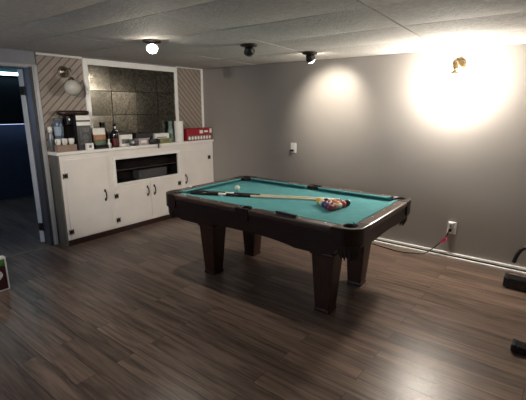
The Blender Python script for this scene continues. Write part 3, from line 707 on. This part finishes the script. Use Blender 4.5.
for sy in (-1, 1):
    for sx in (-1, 1):
        x0, x1 = 0.064, L2 - CS
        b = MB(); b.box(sx * x0, sx * x1, sy * W2, sy * (W2 - RW), 0.750, ZR, 0.010)
        r_ = b.build('side_rail', M['rail_wood'], pt)
        cushion.c0, cushion.c1 = 0.35, 0.9
        cushion(r_, (sx * x0, sy * (W2 - RW)), (sx * (L2 - CS + 0.025), sy * (W2 - RW)), (0, -sy))
        for k in (1, 2, 3): sight(r_, sx * (x0 + (x1 - x0) * (k / 3.4 + 0.02)), sy * (W2 - 0.058))
for sx in (-1, 1):
    b = MB(); b.box(sx * L2, sx * (L2 - RW), -(W2 - CS), W2 - CS, 0.750, ZR, 0.010)
    r_ = b.build('end_rail', M['rail_wood_y'], pt)
    cushion.c0 = cushion.c1 = 0.9
    cushion(r_, (sx * (L2 - RW), -(W2 - CS + 0.025)), (sx * (L2 - RW), W2 - CS + 0.025), (-sx, 0))
    for k in (-1, 0, 1): sight(r_, sx * (L2 - 0.062), k * 0.235 + 0.03)
# bed
bo = []
X_, Y_ = L2 - 0.085, W2 - 0.085
def bc(sx, sy):
    pts = arc(L2 - PC, W2 - PC, PR - 0.001, 100, 350, 14)
    return pts
quad = []
for sx, sy in ((1, 1), (-1, 1), (-1, -1), (1, -1)):
    cpts = [(sx * a, sy * c_) for a, c_ in [(X_, W2 - PC - PR)] + arc(L2 - PC, W2 - PC, PR - 0.002, 290, 160, 12) + [(L2 - PC - PR, Y_)]]
    if sx * sy < 0: cpts = cpts[::-1]
    quad += cpts
    if (sx, sy) == (1, 1): quad += [(0.052, Y_)] + [(0.044 * math.cos(a), W2 - 0.064 - 0.044 * math.sin(a)) for a in [0.3 + (PI - 0.6) * i / 8 for i in range(9)]] + [(-0.052, Y_)]
    if (sx, sy) == (-1, -1): quad += [(-0.052, -Y_)] + [(-0.044 * math.cos(a), -(W2 - 0.064 - 0.044 * math.sin(a))) for a in [0.3 + (PI - 0.6) * i / 8 for i in range(9)]] + [(0.052, -Y_)]
b = MB(); b.prism(quad, ZB - 0.025, ZB); b.build('playing_bed', M['felt'], pt)
# aprons with a shaped lower edge
def apron_profile(half, leg, zend, zleg, zmid):
    pts = []
    n = 40
    for i in range(n + 1):
        x = -half + 2 * half * i / n; a = abs(x)
        if a > leg + 0.12: z = zend + (zleg - zend) * min(1, max(0, (half - a) / (half - leg - 0.12)))**1.5
        elif a > leg - 0.12: z = zleg
        else:
            u = a / (leg - 0.12); z = zmid + (zleg - zmid) * u ** 3
        pts.append((x, z))
    return pts + [(half, 0.7495), (-half, 0.7495)]
for sy in (-1, 1):
    b = MB(); b.prism(apron_profile(L2 - 0.085, 0.605, 0.655, 0.575, 0.607), sy * (W2 - 0.012), sy * (W2 - 0.045), axis='y'); a_ = b.build('side_apron', M['mahogany'], pt)
    b = MB(); b.box(-(L2 - CS), L2 - CS, sy * (W2 - 0.004), sy * (W2 - 0.012), 0.735, 0.7495, 0.002); b.build('moulding', M['mahogany'], a_)
for sx in (-1, 1):
    b = MB(); b.prism(apron_profile(W2 - 0.085, 0.30, 0.655, 0.640, 0.648), sx * (L2 - 0.012), sx * (L2 - 0.045), axis='x'); b.build('end_apron', M['mahogany_v'], pt)
b = MB(); b.box(-(L2 - 0.19), L2 - 0.19, -(W2 - 0.19), W2 - 0.19, 0.66, ZB - 0.026); b.build('slate_frame', M['mahogany'], pt)
# legs
def frustum(b, cx, cy_, h0, h1, z0, z1):
    t = bmesh.new()
    lo = [t.verts.new((cx + i * h0, cy_ + j * h0, z0)) for i, j in ((-1, -1), (1, -1), (1, 1), (-1, 1))]
    hi = [t.verts.new((cx + i * h1, cy_ + j * h1, z1)) for i, j in ((-1, -1), (1, -1), (1, 1), (-1, 1))]
    t.faces.new(lo[::-1]); t.faces.new(hi)
    for i in range(4): t.faces.new((lo[i], lo[(i + 1) % 4], hi[(i + 1) % 4], hi[i]))
    bmesh.ops.bevel(t, geom=t.edges[:], offset=0.004, segments=2, affect='EDGES')
    b._merge(t)
LX, LY = 0.6035, 0.30
for sx in (-1, 1):
    for sy in (-1, 1):
        b = MB(); frustum(b, sx * LX, sy * LY, 0.062, 0.090, 0.030, 0.478); frustum(b, sx * LX, sy * LY, 0.092, 0.098, 0.502, 0.665)
        lg = b.build('leg', M['mahogany_v'], pt)
        b = MB(); b.box(sx * LX - 0.101, sx * LX + 0.101, sy * LY - 0.101, sy * LY + 0.101, 0.478, 0.502, 0.006); b.build('leg_moulding', M['mahogany_v'], lg)
        b = MB(); b.box(sx * LX - 0.066, sx * LX + 0.066, sy * LY - 0.066, sy * LY + 0.066, 0.0, 0.030, 0.006); b.build('leg_foot', M['mahogany_v'], lg)

# ------------------------------------------------------------------ on the table
ct, st = math.cos(TR), math.sin(TR)
def T(x, y, z): return Vector((TX + ct * x - st * y, TY + st * x + ct * y, z))
BR = 0.0285
ZB += 0.0004
def ball(x, y, m, label, stripe=None):
    o = T(x, y, ZB + BR)
    b = MB(); b.smooth = True
    if stripe is None:
        b.ball((0, 0, 0), BR, 24); o_ = b.build('pool_ball', m)
    else:
        t = bmesh.new(); bmesh.ops.create_uvsphere(t, u_segments=24, v_segments=16, radius=BR)
        b._merge(t)
        for f in b.bm.faces: f.material_index = 1 if abs(f.calc_center_median().z) < BR * 0.52 else 0
        o_ = b.build('pool_ball', [M['ivory'], m]); o_.rotation_euler = (random.uniform(0.4, 2.2), random.uniform(0, 1.5), random.uniform(0, 6))
    o_.location = o
    return tag(o_, label, 'ball', 'racked pool balls')
def bmat(name, c): return mat('ball_' + name, c, 0.08, var=0.02, coat=0.5)
M['ivory'] = bmat('ivory', (0.72, 0.66, 0.55))
cols = dict(yellow=(0.72, 0.46, 0.05), blue=(0.02, 0.03, 0.18), red=(0.42, 0.03, 0.03), purple=(0.09, 0.02, 0.12), orange=(0.60, 0.16, 0.06), green=(0.01, 0.10, 0.05), maroon=(0.18, 0.02, 0.03), black=(0.008, 0.008, 0.009), pink=(0.55, 0.17, 0.15))
BM = {k: bmat(k, v) for k, v in cols.items()}
rack = [  # row by row from the apex, near side first
    [('yellow', 0)],
    [('yellow', 1), ('black', 0)],
    [('blue', 0), ('red', 1), ('pink', 1)],
    [('purple', 0), ('maroon', 1), ('orange', 0), ('red', 1)],
    [('maroon', 0), ('pink', 0), ('orange', 1), ('red', 0), ('black', 0)],
]
where = [['at the rack apex'], ['near side of the second row', 'far side of the second row'],
         ['near side of the third row', 'middle of the third row', 'far side of the third row'],
         ['nearest of the fourth row', 'second from near in the fourth row', 'third from near in the fourth row', 'farthest of the fourth row'],
         ['near corner of the back row', 'second from near in the back row', 'middle of the back row', 'fourth from near in the back row', 'far corner of the back row']]
ra_ = math.radians(-9)
for r in range(5):
    for k in range(r + 1):
        fx, fy = r * BR * 2.01 * math.cos(PI / 6), (k - r / 2) * BR * 2.01
        x = 0.350 + fx * math.cos(ra_) - fy * math.sin(ra_); y = 0.012 + fx * math.sin(ra_) + fy * math.cos(ra_)
        nm, s_ = rack[r][k]
        ball(x, y, BM[nm], ('white ball with %s band, ' if s_ else 'plain %s pool ball, ') % nm + where[r][k] + ' of the racked triangle' * (r > 0), True if s_ else None)
cb_ = MB(); cb_.smooth = True; cb_.ball((0, 0, 0), BR, 28)
o_ = cb_.build('cue_ball', bmat('cue_white', (0.78, 0.80, 0.68))); o_.location = T(-0.561, 0.014, ZB + BR)
tag(o_, 'white cue ball alone on the green baize near the far left corner', 'ball')
def cue(p0, p1, label):
    a, c_ = Vector(p0), Vector(p1); Lc = (c_ - a).length
    t = thing('pool_cue', label, 'cue', a, 0, 'pool cues on the baize'); d = (c_ - a).normalized()
    def seg(name, f0, f1, r0, r1, m):
        b = MB(); b.smooth = True
        b.lathe([(0, f0 * Lc), (r0, f0 * Lc), (r1, f1 * Lc), (0, f1 * Lc)], axis=d, n=16, close=False); b.build(name, m, t)
    seg('butt', 0.0, 0.215, 0.0160, 0.0142, M['cue_dark']); seg('bumper', -0.012, 0.0, 0.012, 0.0145, M['black'])
    seg('wrap', 0.215, 0.275, 0.0144, 0.0138, M['linen'])
    seg('forearm', 0.275, 0.46, 0.0138, 0.0113, M['cue_dark']); seg('shaft', 0.46, 0.985, 0.0113, 0.0070, M['maple'])
    seg('ferrule', 0.985, 0.995, 0.0070, 0.0070, M['linen']); seg('tip', 0.995, 1.0, 0.0068, 0.0060, M['blue_plastic'])
cue(T(-0.800, -0.372, ZB + 0.0165), T(0.325, 0.155, ZB + 0.0075), 'nearer pool cue, tip beside the yellow ball at the rack apex')
cue(T(-0.790, -0.316, ZB + 0.0165), T(0.425, 0.262, ZB + 0.0075), 'farther pool cue, tip reaching past the racked balls')
# chalk cube and small brush on the rails
chalk = thing('chalk_cube', 'tiny white chalk cube on the rail at the left end of the table', 'chalk', T(-0.930, -0.262, ZR + 0.0005), TR)
MB().box(-0.011, 0.011, -0.011, 0.011, 0, 0.022, 0.002).build('block', M['white_card'], chalk)
b = MB(); b.lathe([(0, 0.0222), (0.008, 0.0222), (0.006, 0.0225), (0, 0.0223)], n=14, close=False); b.build('dimple', M['pinkish'], chalk)
br_ = thing('table_brush', 'slim black brush lying on the near side rail', 'brush', T(0.385, -0.555, ZR + 0.0005), TR - 0.10)
MB().box(-0.095, 0.095, -0.012, 0.012, 0.008, 0.020, 0.004).build('handle', M['black'], br_)
MB().box(-0.090, 0.090, -0.010, 0.010, 0.0, 0.008).build('bristles', M['vinyl'], br_)

# ------------------------------------------------------------------ wall plates and cord
def plate(loc, label, name):
    t = thing(name, label, 'outlet', loc)
    MB().box(-0.044, 0.044, -0.006, 0, -0.066, 0.066, 0.003).build('cover_plate', M['white_plastic'], t)
    b = MB()
    for z in (-0.022, 0.022): b.prism([(0.016 * math.cos(a / 8 * PI), z + 0.014 * math.sin(a / 8 * PI)) for a in range(16)], -0.0062, -0.009, axis='y')
    b.build('socket', M['white_plastic'], t)
    return t
plate((1.692, -0.0005, 1.035), 'white wall outlet half way up the back wall with a black plug', 'wall_outlet')
pg = thing('black_plug', 'black plug in the lower socket of the half-height wall outlet', 'plug', (1.686, -0.0098, 1.003))
MB().box(-0.020, 0.018, -0.030, 0, -0.014, 0.014, 0.004).build('body', M['black'], pg)
b = MB(); b.smooth = True; b.tube(spline([(-0.018, -0.02, 0.0), (-0.034, -0.022, -0.008), (-0.036, -0.02, -0.030)], 5), 0.005, 8); b.build('tail', M['black'], pg)
plate((3.700, -0.0005, 0.325), 'white wall outlet low on the back wall with the corded adapter', 'wall_outlet')
ad = thing('plug_adapter', 'white plug-in adapter in the low outlet on the back wall', 'adapter', (3.694, -0.0098, 0.353))
MB().box(-0.026, 0.030, -0.045, 0, -0.022, 0.040, 0.010).build('body', M['white_plastic'], ad)
MB().box(-0.004, 0.010, -0.0465, -0.045, -0.010, 0.022).build('slot', M['grey_card'], ad)
cdv = thing('power_cord', 'black power cord with pink tag running from the low outlet along the floor', 'cord', (3.690, -0.01, 0.300))
o = Vector((3.690, -0.01, 0.300))
pts = [(3.690, -0.012, 0.298), (3.680, -0.045, 0.288), (3.655, -0.050, 0.22), (3.60, -0.062, 0.14), (3.53, -0.072, 0.06), (3.47, -0.098, 0.012), (3.38, -0.130, 0.006), (3.25, -0.190, 0.006), (3.06, -0.165, 0.006), (2.85, -0.125, 0.006), (2.60, -0.15, 0.006), (2.35, -0.28, 0.006)]
b = MB(); b.smooth = True; b.tube([Vector(p) - o for p in spline(pts, 8)], 0.0055, 8); b.build('cable', M['black'], cdv)
MB().box(-0.016, 0.012, -0.028, 0, -0.014, 0.014, 0.004).build('plug', M['black'], cdv)
b = MB(); b.prism([(-0.085, -0.140), (-0.030, -0.128), (-0.012, -0.090), (-0.040, -0.070)], -0.058, -0.046, axis='y'); b.build('tag', M['pink'], cdv)

# ------------------------------------------------------------------ printed box at the left edge
pb = thing('printed_carton', 'white-edged carton with green, white and maroon picture at left edge', 'box', (0.80, -3.46, 0))
MB().box(-0.02, 0.05, -0.27, 0.27, 0, 0.298, 0.003).build('carton', M['white_card'], pb)
b = MB(); b.box(0.0502, 0.0508, -0.255, 0.256, 0.014, 0.284); b.build('picture', M['maroon'], pb)
b = MB(); b.prism([(-0.25, 0.284), (0.256, 0.284), (0.256, 0.215), (0.225, 0.235), (0.19, 0.205), (0.12, 0.235), (0.02, 0.205), (-0.10, 0.23), (-0.25, 0.21)], 0.0509, 0.0514, axis='x'); b.build('leaf_picture', M['leaf'], pb)
b = MB(); b.prism([(0.08 + 0.15 * math.cos(a / 12 * PI), 0.150 + 0.075 * math.sin(a / 12 * PI)) for a in range(24)], 0.0509, 0.0513, axis='x'); b.build('pale_picture', M['white_card'], pb)

# ------------------------------------------------------------------ exercise machine at the right edge
ex = thing('exercise_machine', 'black exercise machine with two floor bars at the right edge', 'exercise machine', (4.75, -0.95, 0))
def foot_bar(x0, x1, y0, y1, h, m):
    b = MB(); b.prism([(x0 + 0.012, y0), (x1, y0), (x1, y1), (x0 + 0.012, y1), (x0, y1 - 0.012), (x0, y0 + 0.012)], 0.010, h, 0.012); f = b.build('floor_bar', m, ex)
    MB().box(x0 + 0.02, x0 + 0.06, y0 + 0.01, y1 - 0.01, 0.0, 0.010).build('rubber_pad', M['vinyl'], f)
    MB().box(x1 - 0.06, x1 - 0.02, y0 + 0.01, y1 - 0.01, 0.0, 0.010).build('rubber_pad', M['vinyl'], f)
    MB().box(x0 - 0.003, x0 + 0.03, y0 - 0.003, y1 + 0.003, 0.012, h + 0.003, 0.008).build('end_cap', M['black'], f)
foot_bar(-0.490, 0.50, 0.465, 0.590, 0.095, M['black_gloss'])
foot_bar(-0.318, 0.34, -0.605, -0.515, 0.056, M['black_gloss'])
MB().box(-0.035, 0.035, -0.52, 0.48, 0.057, 0.125, 0.010).build('spine', M['black_gloss'], ex)
b = MB(); b.smooth = True; b.tube([(0, 0.30, 0.14), (0, 0.42, 0.60), (0, 0.46, 1.05)], 0.030, 14); b.build('mast', M['black_gloss'], ex)
b = MB(); b.smooth = True; b.tube(spline([(-0.24, 0.34, 1.06), (-0.22, 0.44, 1.08), (0, 0.46, 1.06), (0.22, 0.44, 1.08), (0.24, 0.34, 1.06)], 6), 0.016, 10); b.build('handlebar', M['vinyl'], ex)
b = MB(); b.smooth = True; b.tube([(0, -0.30, 0.14), (0, -0.36, 0.70)], 0.024, 12); b.build('seat_post', M['steel'], ex)
b = MB(); b.smooth = True; b.box(-0.11, 0.11, -0.50, -0.22, 0.70, 0.77, 0.03); b.build('seat', M['vinyl'], ex)
b = MB(); b.smooth = True
hook = [(-0.433, 0.450, 0.270), (-0.425, 0.450, 0.312), (-0.412, 0.450, 0.347), (-0.392, 0.450, 0.384), (-0.360, 0.450, 0.404), (-0.290, 0.445, 0.398), (-0.18, 0.43, 0.40), (-0.02, 0.405, 0.40)]
b.tube(spline(hook, 5), [0.016] * 21 + [0.013] * 15, 12); hk = b.build('padded_lever', M['vinyl'], ex)
b = MB(); b.smooth = True; b.ball((-0.434, 0.450, 0.268), 0.019, 14); b.build('lever_end_cap', M['black'], hk)
